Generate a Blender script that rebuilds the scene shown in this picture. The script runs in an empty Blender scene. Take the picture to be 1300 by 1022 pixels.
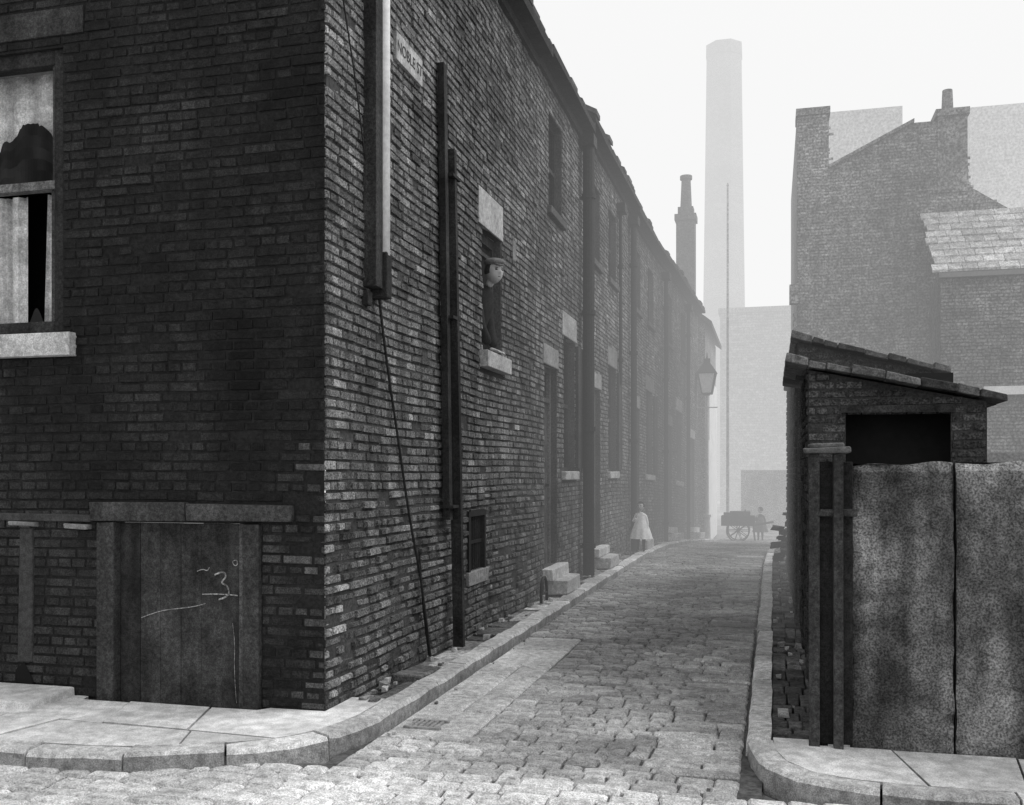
import bpy, bmesh, math, random
from mathutils import Vector, noise, Matrix
R=random.Random(7)
sc=bpy.context.scene
# ------------------------------------------------------------ helpers
def lerp(tb,y):
    if y<=tb[0][0]: return tb[0][1]
    for (a,va),(b,vb) in zip(tb,tb[1:]):
        if y<=b:
            return va+(vb-va)*(y-a)/(b-a)
    return tb[-1][1]
SX=[(0,0),(16,0),(18,.01),(20,.05),(22,.11),(25,.28),(27,.42),(29.5,.6),(40,1.2),(60,2.0)]
SZ=[(0,0),(18,0),(20,-.03),(22,-.07),(25,-.19),(27,-.3),(29.5,-.44),(34,-.6),(600,-.6)]
def warp(p):
    return (p[0]+lerp(SX,p[1]),p[1],p[2]+lerp(SZ,p[1]))
def warpz(p):
    return (p[0],p[1],p[2]+lerp(SZ,p[1]))

def M(name,c,rough=.9,tint=True,n1=(2.,.25),n2=(30.,.25),sp=(120.,.0),bump=(60.,.004),spec=.2,streak=0):
    m=bpy.data.materials.new(name); m.use_nodes=True
    nt=m.node_tree; N=nt.nodes; L=nt.links
    b=N['Principled BSDF']; b.inputs['Roughness'].default_value=rough
    b.inputs['Specular IOR Level'].default_value=spec
    tc=N.new('ShaderNodeTexCoord')
    v=N.new('ShaderNodeValue'); v.outputs[0].default_value=c; cur=v.outputs[0]
    def mul(a,bb):
        x=N.new('ShaderNodeMath'); x.operation='MULTIPLY'; L.new(a,x.inputs[0]); L.new(bb,x.inputs[1]); return x.outputs[0]
    if tint:
        a=N.new('ShaderNodeAttribute'); a.attribute_name='tint'; cur=mul(cur,a.outputs['Fac'])
    lst=[(n1,(1,1,1),3),(n2,(1,1,1),3),(sp,(1,1,1),1)]
    if streak: lst.append(((6,streak),(1,1,.12),2))
    for (s,am),sv,dt in lst:
        if am<=0: continue
        t=N.new('ShaderNodeTexNoise'); t.inputs['Scale'].default_value=s; t.inputs['Detail'].default_value=dt
        t.inputs['Roughness'].default_value=.62
        if sv!=(1,1,1):
            mp=N.new('ShaderNodeMapping'); mp.inputs['Scale'].default_value=sv
            L.new(tc.outputs['Object'],mp.inputs[0]); L.new(mp.outputs[0],t.inputs['Vector'])
        else: L.new(tc.outputs['Object'],t.inputs['Vector'])
        r=N.new('ShaderNodeMapRange'); r.inputs['From Min'].default_value=.34; r.inputs['From Max'].default_value=.66
        r.inputs['To Min'].default_value=max(0,1-am); r.inputs['To Max'].default_value=1+am
        L.new(t.outputs['Fac'],r.inputs['Value']); cur=mul(cur,r.outputs[0])
    L.new(cur,b.inputs['Base Color'])
    if bump[1]>0:
        t=N.new('ShaderNodeTexNoise'); t.inputs['Scale'].default_value=bump[0]; t.inputs['Detail'].default_value=3
        t.inputs['Roughness'].default_value=.65
        L.new(tc.outputs['Object'],t.inputs['Vector'])
        bp=N.new('ShaderNodeBump'); bp.inputs['Distance'].default_value=bump[1]; bp.inputs['Strength'].default_value=1
        L.new(t.outputs['Fac'],bp.inputs['Height']); L.new(bp.outputs[0],b.inputs['Normal'])
    return m
m_brickF=M('sooty_brick_front_shade',.019,n1=(1.3,.4),n2=(26,.3),sp=(110,.45),bump=(70,.006),streak=.25)  # soot, plus the front wall's shade darkened into the colour
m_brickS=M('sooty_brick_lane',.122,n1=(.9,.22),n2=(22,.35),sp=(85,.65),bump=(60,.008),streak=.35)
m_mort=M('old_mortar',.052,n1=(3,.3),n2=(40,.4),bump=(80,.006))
m_mortF=M('sooty_mortar_front_shade',.018,n1=(3,.3),n2=(40,.4),bump=(80,.006))  # darker copy of the lane mortar, front wall's shade in its colour
m_stone=M('worn_stone',.5,n1=(3,.2),n2=(25,.25),sp=(120,.25),bump=(50,.004))
m_kerb=M('kerb_stone',.5,n1=(2,.25),n2=(20,.3),sp=(140,.3),bump=(40,.006))
m_flag=M('flagstone',.62,n1=(1.5,.2),n2=(12,.2),sp=(150,.22),bump=(30,.005))
m_flagd=M('dirty_flagstone',.2,n1=(3,.4),n2=(25,.45),sp=(120,.3),bump=(30,.012))
m_sett=M('granite_sett',.42,n1=(.8,.32),n2=(18,.28),sp=(110,.35),bump=(45,.007),rough=.75)
m_dirt=M('dirt_joint',.10,n1=(2,.3),n2=(30,.4),bump=(40,.01),tint=False)
m_ground=M('ground_earth',.25,n1=(.3,.3),n2=(8,.3),bump=(20,.02),tint=False)
m_wood=M('dark_timber',.028,n1=(3,.3),n2=(40,.4),sp=(120,.3),bump=(60,.004),streak=.3)
m_door=M('weathered_door',.042,n1=(4,.45),n2=(45,.35),sp=(140,.35),bump=(60,.003),streak=.4)
m_iron=M('cast_iron',.022,n1=(4,.2),n2=(40,.3),bump=(60,.002),tint=False,rough=.6)
m_slate=M('roof_slate',.07,n1=(1,.3),n2=(14,.4),sp=(80,.3),bump=(30,.01))
m_white=M('white_paint',.7,n1=(3,.12),n2=(30,.1),bump=(40,.002))
m_sign=M('sign_enamel',.42,n1=(9,.3),n2=(50,.3),bump=(40,.002))
m_curt=M('net_curtain',.62,n1=(7,.3),n2=(30,.2),sp=(90,.2),bump=(40,.002))
m_whiteN=M('white_cloth',.8,tint=False,n1=(6,.06),n2=(40,.05),bump=(40,.002))
m_dark=M('dark_interior',.010,n1=(2,.2),n2=(20,.1),bump=(20,0))
m_flagwall=M('pitted_flag_wall',.125,n1=(1.6,.4),n2=(5,.35),sp=(90,.55),bump=(28,.02),streak=.45)
m_shed=M('shed_masonry',.075,n1=(2,.3),n2=(20,.45),sp=(70,.6),bump=(50,.012))
m_shmort=M('shed_mortar',.055,n1=(3,.3),n2=(40,.4),bump=(80,.006))
m_far=M('hazy_brick',.19,n1=(.5,.25),n2=(5,.3),sp=(22,.6),bump=(20,.01),streak=.15)  # paled so the colour itself carries part of the distance haze
m_far2=M('mill_brick',.24,n1=(.2,.15),n2=(3,.2),sp=(9,.4),bump=(10,0))  # also paled, distance haze mixed into the brick colour
m_chalk=M('chalk',.3,tint=False,n1=(20,.5),n2=(90,.6),bump=(20,0))
m_skin=M('skin',.45,tint=False,n1=(8,.1),n2=(40,.05),bump=(40,.001),rough=.6)
m_coat=M('dark_coat',.018,tint=False,n1=(8,.3),n2=(60,.3),bump=(60,.003))
m_hair=M('hair',.02,tint=False,n1=(30,.3),n2=(90,.3),bump=(80,.003))
m_cap=M('cloth_cap',.16,tint=False,n1=(20,.2),n2=(90,.2),bump=(80,.002))
m_glass=bpy.data.materials.new('window_glass'); m_glass.use_nodes=True
g=m_glass.node_tree.nodes['Principled BSDF']; g.inputs['Base Color'].default_value=(.01,.01,.01,1); g.inputs['Roughness'].default_value=.12
g.inputs['Specular IOR Level'].default_value=.5

def empty(name,loc):
    e=bpy.data.objects.new(name,None); e.location=loc; e.empty_display_size=.3
    sc.collection.objects.link(e); return e
def setpar(o,p):
    if p is not None:
        o.parent=p; o.matrix_parent_inverse=Matrix.Translation(-Vector(p.location))
class MB:
    def __init__(s): s.v=[];s.f=[];s.m=[];s.t=[]
    def poly(s,pts,mat=0,t=1.):
        n=len(s.v); s.v+=[tuple(p) for p in pts]; s.f.append(tuple(range(n,n+len(pts)))); s.m.append(mat); s.t.append(t)
    def hexa(s,P,mat=0,t=1.,skip=()):
        n=len(s.v); s.v+=[tuple(p) for p in P]
        for i,fc in enumerate(((0,3,2,1),(4,5,6,7),(0,1,5,4),(1,2,6,5),(2,3,7,6),(3,0,4,7))):
            if i in skip: continue
            s.f.append(tuple(n+k for k in fc)); s.m.append(mat); s.t.append(t)
    def box(s,x0,x1,y0,y1,z0,z1,mat=0,t=1.,j=0.,fr=None):
        P=[(x0,y0,z0),(x1,y0,z0),(x1,y1,z0),(x0,y1,z0),(x0,y0,z1),(x1,y0,z1),(x1,y1,z1),(x0,y1,z1)]
        if j: P=[tuple(c+R.uniform(-j,j) for c in p) for p in P]
        if fr: P=[fr(*p) for p in P]
        s.hexa(P,mat,t)
    def cyl(s,p0,p1,r0,r1,n=12,mat=0,t=1.,cap=True):
        p0=Vector(p0);p1=Vector(p1);d=(p1-p0).normalized()
        a=d.orthogonal().normalized();b=d.cross(a)
        k=len(s.v)
        for p,r in((p0,r0),(p1,r1)):
            for i in range(n):
                an=2*math.pi*(i+.5)/n; s.v.append(tuple(p+a*math.cos(an)*r+b*math.sin(an)*r))
        for i in range(n):
            j=(i+1)%n; s.f.append((k+i,k+j,k+n+j,k+n+i)); s.m.append(mat); s.t.append(t)
        if cap:
            s.f.append(tuple(k+i for i in range(n))[::-1]); s.m.append(mat); s.t.append(t)
            s.f.append(tuple(k+n+i for i in range(n))); s.m.append(mat); s.t.append(t)
    def build(s,name,mats,parent=None,wf=None,recalc=True,smooth=False,bevel=0):
        me=bpy.data.meshes.new(name)
        vv=[wf(p) for p in s.v] if wf else s.v
        me.from_pydata(vv,[],s.f)
        for m in mats: me.materials.append(m)
        me.polygons.foreach_set('material_index',s.m)
        at=me.attributes.new('tint','FLOAT','FACE'); at.data.foreach_set('value',s.t)
        if recalc:
            bm=bmesh.new(); bm.from_mesh(me); bmesh.ops.recalc_face_normals(bm,faces=bm.faces); bm.to_mesh(me); bm.free()
        if smooth: me.polygons.foreach_set('use_smooth',[True]*len(me.polygons))
        me.update()
        o=bpy.data.objects.new(name,me); sc.collection.objects.link(o); setpar(o,parent)
        if bevel:
            b=o.modifiers.new('Bevel','BEVEL'); b.width=bevel; b.segments=2; b.limit_method='ANGLE'
        return o
def curve(name,pts,r,mat,parent=None,wf=None,bez=False):
    c=bpy.data.curves.new(name,'CURVE'); c.dimensions='3D'; c.bevel_depth=r; c.bevel_resolution=2
    sp=c.splines.new('NURBS' if bez else 'POLY'); sp.points.add(len(pts)-1)
    if bez: sp.use_endpoint_u=True; sp.order_u=3; sp.resolution_u=8
    for i,p in enumerate(pts):
        q=wf(p) if wf else p
        sp.points[i].co=(q[0],q[1],q[2],1)
    c.materials.append(mat)
    o=bpy.data.objects.new(name,c); sc.collection.objects.link(o); setpar(o,parent); return o

XW=-2.72; YC=5.7
frS=lambda u,v,w:(XW+w,u,v)
frF=lambda u,v,w:(u,YC-w,v)
def fb(mb,fr,u0,u1,v0,v1,w0,w1,mat=0,t=1.,j=0.):
    P=[(u0,v0,w0),(u1,v0,w0),(u1,v1,w0),(u0,v1,w0),(u0,v0,w1),(u1,v0,w1),(u1,v1,w1),(u0,v1,w1)]
    if j: P=[tuple(c+R.uniform(-j,j) for c in p) for p in P]
    mb.hexa([fr(*p) for p in P],mat,t)
def backing(mb,fr,u0,u1,v0,v1,ops,w,mat,rev=.12,du=1.0):
    us={u0,u1};vs={v0,v1}
    x=u0
    while x<u1: us.add(x); x+=du
    for o in ops: us|={max(u0,o[0]),min(u1,o[1])}; vs|={max(v0,o[2]),min(v1,o[3])}
    us=sorted(us);vs=sorted(vs)
    for a,b in zip(us,us[1:]):
        for c,d in zip(vs,vs[1:]):
            mu=(a+b)/2;mv=(c+d)/2
            if any(o[0]<mu<o[1] and o[2]<mv<o[3] for o in ops): continue
            if b-a<1e-5 or d-c<1e-5: continue
            mb.poly([fr(a,c,w),fr(b,c,w),fr(b,d,w),fr(a,d,w)],mat)
    for o in ops:
        a,b,c,d=o[:4]
        mb.poly([fr(a,c,w),fr(a,d,w),fr(a,d,-rev),fr(a,c,-rev)],mat,1.3)
        mb.poly([fr(b,c,w),fr(b,d,w),fr(b,d,-rev),fr(b,c,-rev)],mat,1.3)
        mb.poly([fr(a,c,w),fr(b,c,w),fr(b,c,-rev),fr(a,c,-rev)],mat,1.3)
        mb.poly([fr(a,d,w),fr(b,d,w),fr(b,d,-rev),fr(a,d,-rev)],mat,1.3)
def bricks(mb,fr,u0,u1,v0,v1,ops,mat,tf,ch=.066,bl=.215,rough=.006,zclip=None,sag=0,rf=None):
    row=0; v=v0
    while v<v1-1e-4:
        vt=min(v+ch,v1); head=(row%4==3)
        l=bl/2 if head else bl
        u=u0-(l/2 if row%2 else 0)
        segs=[]
        while u<u1:
            ll=l*R.uniform(.92,1.08)
            segs.append((max(u,u0),min(u+ll,u1))); u+=ll
        vm=(v+vt)/2
        for o in ops:
            if o[2]-.01<vm<o[3]+.01:
                ns=[]
                for a,b in segs:
                    if b<=o[0] or a>=o[1]: ns.append((a,b)); continue
                    if a<o[0]: ns.append((a,o[0]))
                    if b>o[1]: ns.append((o[1],b))
                segs=ns
        sg_=(lambda u:sag*(noise.noise(Vector((u*.6,v*.5,1.)))))
        for a,b in segs:
            if b-a<.03: continue
            if zclip and not zclip((a+b)/2,vm): continue
            t=tf((a+b)/2,vm)
            if t is None: continue
            rr=rf((a+b)/2,vm) if rf else 0
            g=R.uniform(.003,.006)+rr*R.uniform(0,.006); w=R.uniform(0,rough)+(.012*R.random() if R.random()<.04 else 0)+rr*R.uniform(-.012,.012)
            if R.random()<.02: w=-.006
            c=R.uniform(.003,.008)+rr*R.uniform(0,.008)
            ja=R.uniform(-.003,.003);jb=R.uniform(-.003,.003)
            sa=sg_(a);sb=sg_(b)
            A=[(a+g,v+g+sa,-.012),(b-g,v+g+sb,-.012),(b-g,vt-g+sb,-.012),(a+g,vt-g+sa,-.012),
               (a+g+c,v+g+c+ja+sa,w+R.uniform(0,.003)),(b-g-c,v+g+c+jb+sb,w+R.uniform(0,.003)),(b-g-c,vt-g-c+jb+sb,w),(a+g+c,vt-g-c+ja+sa,w)]
            mb.hexa([fr(*p) for p in A],mat,t,skip=(0,))
        v+=ch; row+=1
def window(mb,fr,u0,u1,v0,v1,rec=.09):
    f=.055
    fb(mb,fr,u0,u0+f,v0,v1,-rec-.05,-rec,0); fb(mb,fr,u1-f,u1,v0,v1,-rec-.05,-rec,0)
    fb(mb,fr,u0+f,u1-f,v1-f,v1,-rec-.05,-rec,0); fb(mb,fr,u0+f,u1-f,v0,v0+f,-rec-.05,-rec,0)
    vm=(v0+v1)/2; fb(mb,fr,u0+f,u1-f,vm-.025,vm+.025,-rec-.045,-rec+.005,0,1.5)
    fb(mb,fr,(u0+u1)/2-.012,(u0+u1)/2+.012,v0+f,v1-f,-rec-.042,-rec-.005,0,1.5)
    mb.poly([fr(u0+f,v0+f,-rec-.03),fr(u1-f,v0+f,-rec-.03),fr(u1-f,v1-f,-rec-.03),fr(u0+f,v1-f,-rec-.03)],1)
    mb.poly([fr(u0,v0,-.35),fr(u1,v0,-.35),fr(u1,v1,-.35),fr(u0,v1,-.35)],3)
def door(mb,fr,u0,u1,v0,v1,rec=.1,fan=True):
    f=.07
    fb(mb,fr,u0,u0+f,v0,v1,-rec-.06,-rec+.02,0,2.);fb(mb,fr,u1-f,u1,v0,v1,-rec-.06,-rec+.02,0,4.)
    fb(mb,fr,u0+f,u1-f,v1-f,v1,-rec-.06,-rec+.02,0,2.)
    top=v1-f
    if fan:
        fb(mb,fr,u0+f,u1-f,top-.38,top-.32,-rec-.06,-rec+.02,0,2.)
        mb.poly([fr(u0+f,top-.32,-rec-.03),fr(u1-f,top-.32,-rec-.03),fr(u1-f,top,-rec-.03),fr(u0+f,top,-rec-.03)],1)
        top-=.38
    n=5; w=(u1-u0-2*f)/n
    for i in range(n):
        fb(mb,fr,u0+f+i*w+.003,u0+f+(i+1)*w-.003,v0,top,-rec-.04,-rec-.01,4,R.uniform(.7,1.2))
    fb(mb,fr,u1-f-.14,u1-f-.1,(v0+1.0),(v0+1.04),-rec-.01,-rec+.04,5)
WM=[m_wood,m_glass,m_whiteN,m_dark,m_door,m_iron]

# ------------------------------------------------------------ corner house
EZ=6.55
def wornF(x,z):
    n=.35*noise.noise(Vector((x*4,z*4,1)))
    return max(0,min(1,(x+3.12+n)/.25))*max(0,min(1,(1.72+n-z)/.15))
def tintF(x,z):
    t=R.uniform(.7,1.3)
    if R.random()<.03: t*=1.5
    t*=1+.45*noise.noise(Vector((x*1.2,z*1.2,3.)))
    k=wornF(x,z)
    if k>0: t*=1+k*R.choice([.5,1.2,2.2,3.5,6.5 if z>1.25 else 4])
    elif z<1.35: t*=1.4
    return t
def tintS(y,z):
    t=R.choice([.65,.8,.9,1.,1.1,1.2,1.45])*R.uniform(.88,1.12)
    t*=1+.3*noise.noise(Vector((y*.8,z*.8,9.)))+.2*noise.noise(Vector((y*2.8,z*2.8,4.)))
    if R.random()<.04: t*=1.5
    if z<1.4: t*=.85
    if y<5.98: t*=1.25
    if y<6.05 and z<1.65: t*=R.choice([.7,1.2,2.1])
    return t
ch=empty('corner_brick_house',(-5,8,0))
opF=[(-5.9,-4.67,2.55,4.5),(-4.38,-3.17,-.05,1.27)]
mb=MB()
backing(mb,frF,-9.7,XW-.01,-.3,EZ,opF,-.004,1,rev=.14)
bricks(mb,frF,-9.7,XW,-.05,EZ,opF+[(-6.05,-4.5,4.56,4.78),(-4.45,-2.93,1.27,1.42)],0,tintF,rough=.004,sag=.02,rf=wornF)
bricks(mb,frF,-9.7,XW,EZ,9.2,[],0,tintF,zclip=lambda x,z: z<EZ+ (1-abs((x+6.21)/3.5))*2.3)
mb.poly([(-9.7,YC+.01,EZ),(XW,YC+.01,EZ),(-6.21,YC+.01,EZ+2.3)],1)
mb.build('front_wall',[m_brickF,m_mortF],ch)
opS=[(9.15,9.85,2.78,4.0),(8.72,9.2,.68,1.2)]
mb=MB()
backing(mb,frS,YC+.01,11.4,-.3,EZ,opS,-.004,1,rev=.14)
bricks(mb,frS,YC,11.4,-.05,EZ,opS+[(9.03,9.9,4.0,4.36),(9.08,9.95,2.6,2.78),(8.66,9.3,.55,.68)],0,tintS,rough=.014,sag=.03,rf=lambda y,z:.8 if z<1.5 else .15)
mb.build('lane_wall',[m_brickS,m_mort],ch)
mb=MB()
fb(mb,frS,9.03,9.9,4.0,4.36,-.1,.012,0,.75,.003)
fb(mb,frS,9.08,9.97,2.62,2.78,-.12,.09,0,.75,.004)
fb(mb,frS,8.66,9.3,.55,.68,-.12,.03,0,.5,.004)
fb(mb,frS,10.3,10.42,3.9,4.12,-.05,.014,0,.4,.004)
fb(mb,frF,-6.05,-4.56,2.39,2.55,-.13,.07,0,1.1,.003)
mb.build('window_sills_and_lintels',[m_stone],ch,bevel=.006)
mb=MB()
fb(mb,frF,-6.05,-4.5,4.58,4.76,-.1,.012,0,1.6,.003)
u0,u1,v0,v1=-5.9,-4.67,2.55,4.5
fb(mb,frF,u1-.09,u1,v0,v1,-.12,-.03,0,1.2);fb(mb,frF,u0,u0+.09,v0,v1,-.12,-.03,0,1.)
fb(mb,frF,u0+.09,u1-.09,v1-.1,v1,-.12,-.03,0,1.)
fb(mb,frF,u0+.09,u1-.09,v0,v0+.09,-.12,-.03,0,1.3)
fb(mb,frF,u0+.09,u1-.09,3.55,3.61,-.11,-.035,0,7.)
fb(mb,frF,u1-.14,u1-.09,v0+.09,3.55,-.13,-.06,0,2.)
fb(mb,frF,u1-.12,u1-.09,3.61,v1-.1,-.11,-.05,0,2.)
mb.build('window_frame',[m_wood],ch,bevel=.004)
mb=MB()
def cloth(mb,fr,u0,u1,v0,v1,w,amp,fq,mat,n=40,tap=0.):
    for i in range(n):
        a=u0+(u1-u0)*i/n;b=u0+(u1-u0)*(i+1)/n
        wa=w+amp*math.sin(a*fq)+amp*.5*math.sin(a*fq*2.3);wb=w+amp*math.sin(b*fq)+amp*.5*math.sin(b*fq*2.3)
        da=tap*(u1-a)/(u1-u0);db=tap*(u1-b)/(u1-u0)
        mb.poly([fr(a,v0,wa),fr(b,v0,wb),fr(b+db,v1,wb),fr(a+da,v1,wa)],mat,.85+.15*math.sin(a*31))
cloth(mb,frF,-5.85,-4.74,3.6,4.44,-.24,.01,14,0)
cloth(mb,frF,-4.99,-4.80,2.6,3.57,-.22,.014,60,0,tap=.03)
cloth(mb,frF,-5.8,-5.14,2.6,3.57,-.22,.018,55,0,tap=-.04)
mb.build('curtains',[m_curt],ch,recalc=False)
mb=MB()
P=[]
for i in range(61):
    u=-5.8+1.03*i/60
    h=3.62+.36*math.exp(-((u+5.07)/.15)**2)+.30*math.exp(-((u+5.3)/.2)**2)+.22*math.exp(-((u+4.92)/.1)**2)+.03*noise.noise(Vector((u*14,0,0)))+.02*noise.noise(Vector((u*50,3,0)))
    P.append((u,max(3.6,min(h,4.12))))
for (a,ha),(b,hb) in zip(P,P[1:]):
    K=6
    for k in range(K):
        za=3.58+(ha-3.58)*k/K;zb=3.58+(hb-3.58)*k/K;za2=3.58+(ha-3.58)*(k+1)/K;zb2=3.58+(hb-3.58)*(k+1)/K
        wv=lambda u:-.19+.012*math.sin(u*40)
        mb.poly([frF(a,za,wv(a)),frF(b,zb,wv(b)),frF(b,zb2,wv(b)),frF(a,za2,wv(a))],0,max(.5,1.8+2.2*noise.noise(Vector((a*8,za*8,0)))))
for i in range(14):
    a=-5.14+.22*i/14;b=-5.14+.22*(i+1)/14; h=lambda u:2.6+.17*math.exp(-((u+5.05)/.06)**2)
    mb.poly([frF(a,2.58,-.2),frF(b,2.58,-.2),frF(b,h(b),-.2),frF(a,h(a),-.2)],0,2.5)
mb.build('dark_drape',[m_dark],ch,recalc=False)
mb=MB()
mb.poly([frF(-6,2.4,-.6),frF(-4.5,2.4,-.6),frF(-4.5,4.6,-.6),frF(-6,4.6,-.6)],0)
mb.poly([frF(-6,2.4,-.14),frF(-6,4.6,-.14),frF(-6,4.6,-.6),frF(-6,2.4,-.6)],0)
mb.poly([frF(-4.5,2.4,-.14),frF(-4.5,4.6,-.14),frF(-4.5,4.6,-.6),frF(-4.5,2.4,-.6)],0)
x0=XW-.14;x1=XW-1.6
mb.poly([(x1,8.6,2.3),(x1,10.6,2.3),(x1,10.6,4.4),(x1,8.6,4.4)],0)
for yy in (8.6,10.6): mb.poly([(x0,yy,2.3),(x0,yy,4.4),(x1,yy,4.4),(x1,yy,2.3)],0)
for zz in (2.3,4.4): mb.poly([(x0,8.6,zz),(x0,10.6,zz),(x1,10.6,zz),(x1,8.6,zz)],0)
mb.poly([(x1,8.6,.6),(x1,9.3,.6),(x1,9.3,1.3),(x1,8.6,1.3)],0)
mb.build('dark_rooms',[m_dark],ch,recalc=False)
mb=MB()
fb(mb,frS,9.15,9.2,2.78,4.0,-.14,-.08,0,2.);fb(mb,frS,9.8,9.85,2.78,4.0,-.14,-.08,0,2.)
fb(mb,frS,9.2,9.8,3.9,4.0,-.14,-.08,0,2.);fb(mb,frS,9.2,9.8,3.78,3.82,-.14,-.09,0,2.)
mb.build('open_window_frame',[m_wood],ch)
mb=MB()
for i in range(7): mb.cyl((XW-.03,8.76+i*.067,.68),(XW-.03,8.76+i*.067,1.2),.011,.011,6)
mb.box(XW-.05,XW+.02,8.68,8.73,.66,1.24);mb.box(XW-.05,XW+.02,9.19,9.24,.66,1.24);mb.box(XW-.05,XW+.02,8.73,9.19,1.19,1.25)
mb.box(XW-.05,XW-.01,8.73,9.19,.93,.96)
mb.build('cellar_grate',[m_iron],ch)
mb=MB()
fb(mb,frF,-4.38,-4.25,-.02,1.27,-.1,.03,0,1.7,.006)
fb(mb,frF,-3.29,-3.17,-.02,1.27,-.1,.035,0,1.6,.006)
fb(mb,frF,-4.42,-3.7,1.275,1.40,-.1,.045,0,1.9,.008);fb(mb,frF,-3.695,-2.94,1.28,1.395,-.1,.04,0,2.1,.008)
fb(mb,frF,-3.33,-3.29,-.02,1.27,-.08,.005,0,3.2,.003)
mb.build('cellar_door_frame',[m_wood],ch,bevel=.008)
mb=MB()
n=6;w=(4.25-3.33)/n
for i in range(n):
    fb(mb,frF,-4.245+i*w+.001,-4.245+(i+1)*w-.001,0.0,1.265,-.08,-.045+R.uniform(-.002,.002),0,R.uniform(.9,1.08)*(.7 if i==0 else 1),.001)
mb.build('cellar_door',[m_door],ch)
def ch_curve(pts,r=.0035): curve('chalk_marks',[frF(x,z,-.041) for x,z in pts],r,m_chalk,ch,bez=True)
ch_curve([(-3.53,.93),(-3.47,.96),(-3.44,.92),(-3.49,.88),(-3.43,.86),(-3.42,.79),(-3.5,.77)],.006)
ch_curve([(-3.4,1.02),(-3.37,1.04),(-3.36,1.0),(-3.39,.99),(-3.4,1.02)],.003)
ch_curve([(-3.62,.8),(-3.5,.81),(-3.36,.8)],.004)
ch_curve([(-4.08,.63),(-3.95,.68),(-3.8,.7),(-3.66,.72),(-3.6,.74)],.003)
ch_curve([(-3.66,.95),(-3.62,.97),(-3.58,.95),(-3.57,.98)],.003)
ch_curve([(-3.4,.62),(-3.38,.5),(-3.39,.3),(-3.37,.1)],.002)
mb=MB()
fb(mb,frF,-5.3,-4.42,1.27,1.32,-.02,.03,0,.12,.006)
fb(mb,frF,-5.02,-4.9,.3,1.22,-.02,.012,0,.11,.008)
fb(mb,frF,-5.08,-4.86,1.23,1.262,-.02,.05,0,.5,.008)
fb(mb,frF,-4.62,-4.44,1.22,1.255,-.02,.05,0,.45,.008)
mb.build('stone_ledge',[m_stone],ch,bevel=.008)
mb=MB(); P=[(-5.04,.24),(-4.97,.3),(-4.92,.22),(-4.88,.12),(-4.93,.06),(-5.02,.07)]
mb.poly([frF(x,z,.014) for x,z in P],0); mb.build('wall_hole',[m_dark],ch,recalc=False)

def roof(y0,y1,ez,par):
    mb=MB(); ex=-2.52; rx=-6.2; rz=ez+2.35
    n=14
    yy=y0
    while yy<y1-.01:
        y2=min(yy+R.uniform(.25,.4),y1)
        for i in range(n):
            a=i/n;b=(i+1)/n
            xa=ex+(rx-ex)*a;xb=ex+(rx-ex)*b;za=ez+.12+(rz-ez)*a;zb=ez+.12+(rz-ez)*b
            j=R.uniform(0,.03)
            jx=R.uniform(-.05,.04) if i==0 else 0
            if i==0: za+=R.uniform(-.02,.02)
            mb.hexa([(xa+jx,yy,za-.03),(xa+jx,y2-.006,za-.03),(xb,y2-.006,zb-.03),(xb,yy,zb-.03),(xa+jx,yy,za+.02+j),(xa+jx,y2-.006,za+.02+j),(xb,y2-.006,zb+.0+j),(xb,yy,zb+.0+j)],0,R.uniform(.6,1.4))
        yy=y2
    mb.poly([(-9.9,y0,ez+.05),(-9.9,y1,ez+.05),(rx,y1,rz+.1),(rx,y0,rz+.1)],0)
    mb.build('slate_roof',[m_slate],par,wf=warp)
    mb=MB()
    N=max(2,int((y1-y0)/.8))
    for i in range(N):
        a=y0+(y1-y0)*i/N;b=y0+(y1-y0)*(i+1)/N
        mb.box(XW-.02,XW+.05,a,b,ez-.12,ez+.06,0,1.)
        mb.box(XW+.05,-2.5,a,b,ez-.02,ez+.075,0,.8,.008)
    mb.build('gutter',[m_wood],par,wf=warp)
roof(YC-.1,11.4,EZ,ch)

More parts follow.
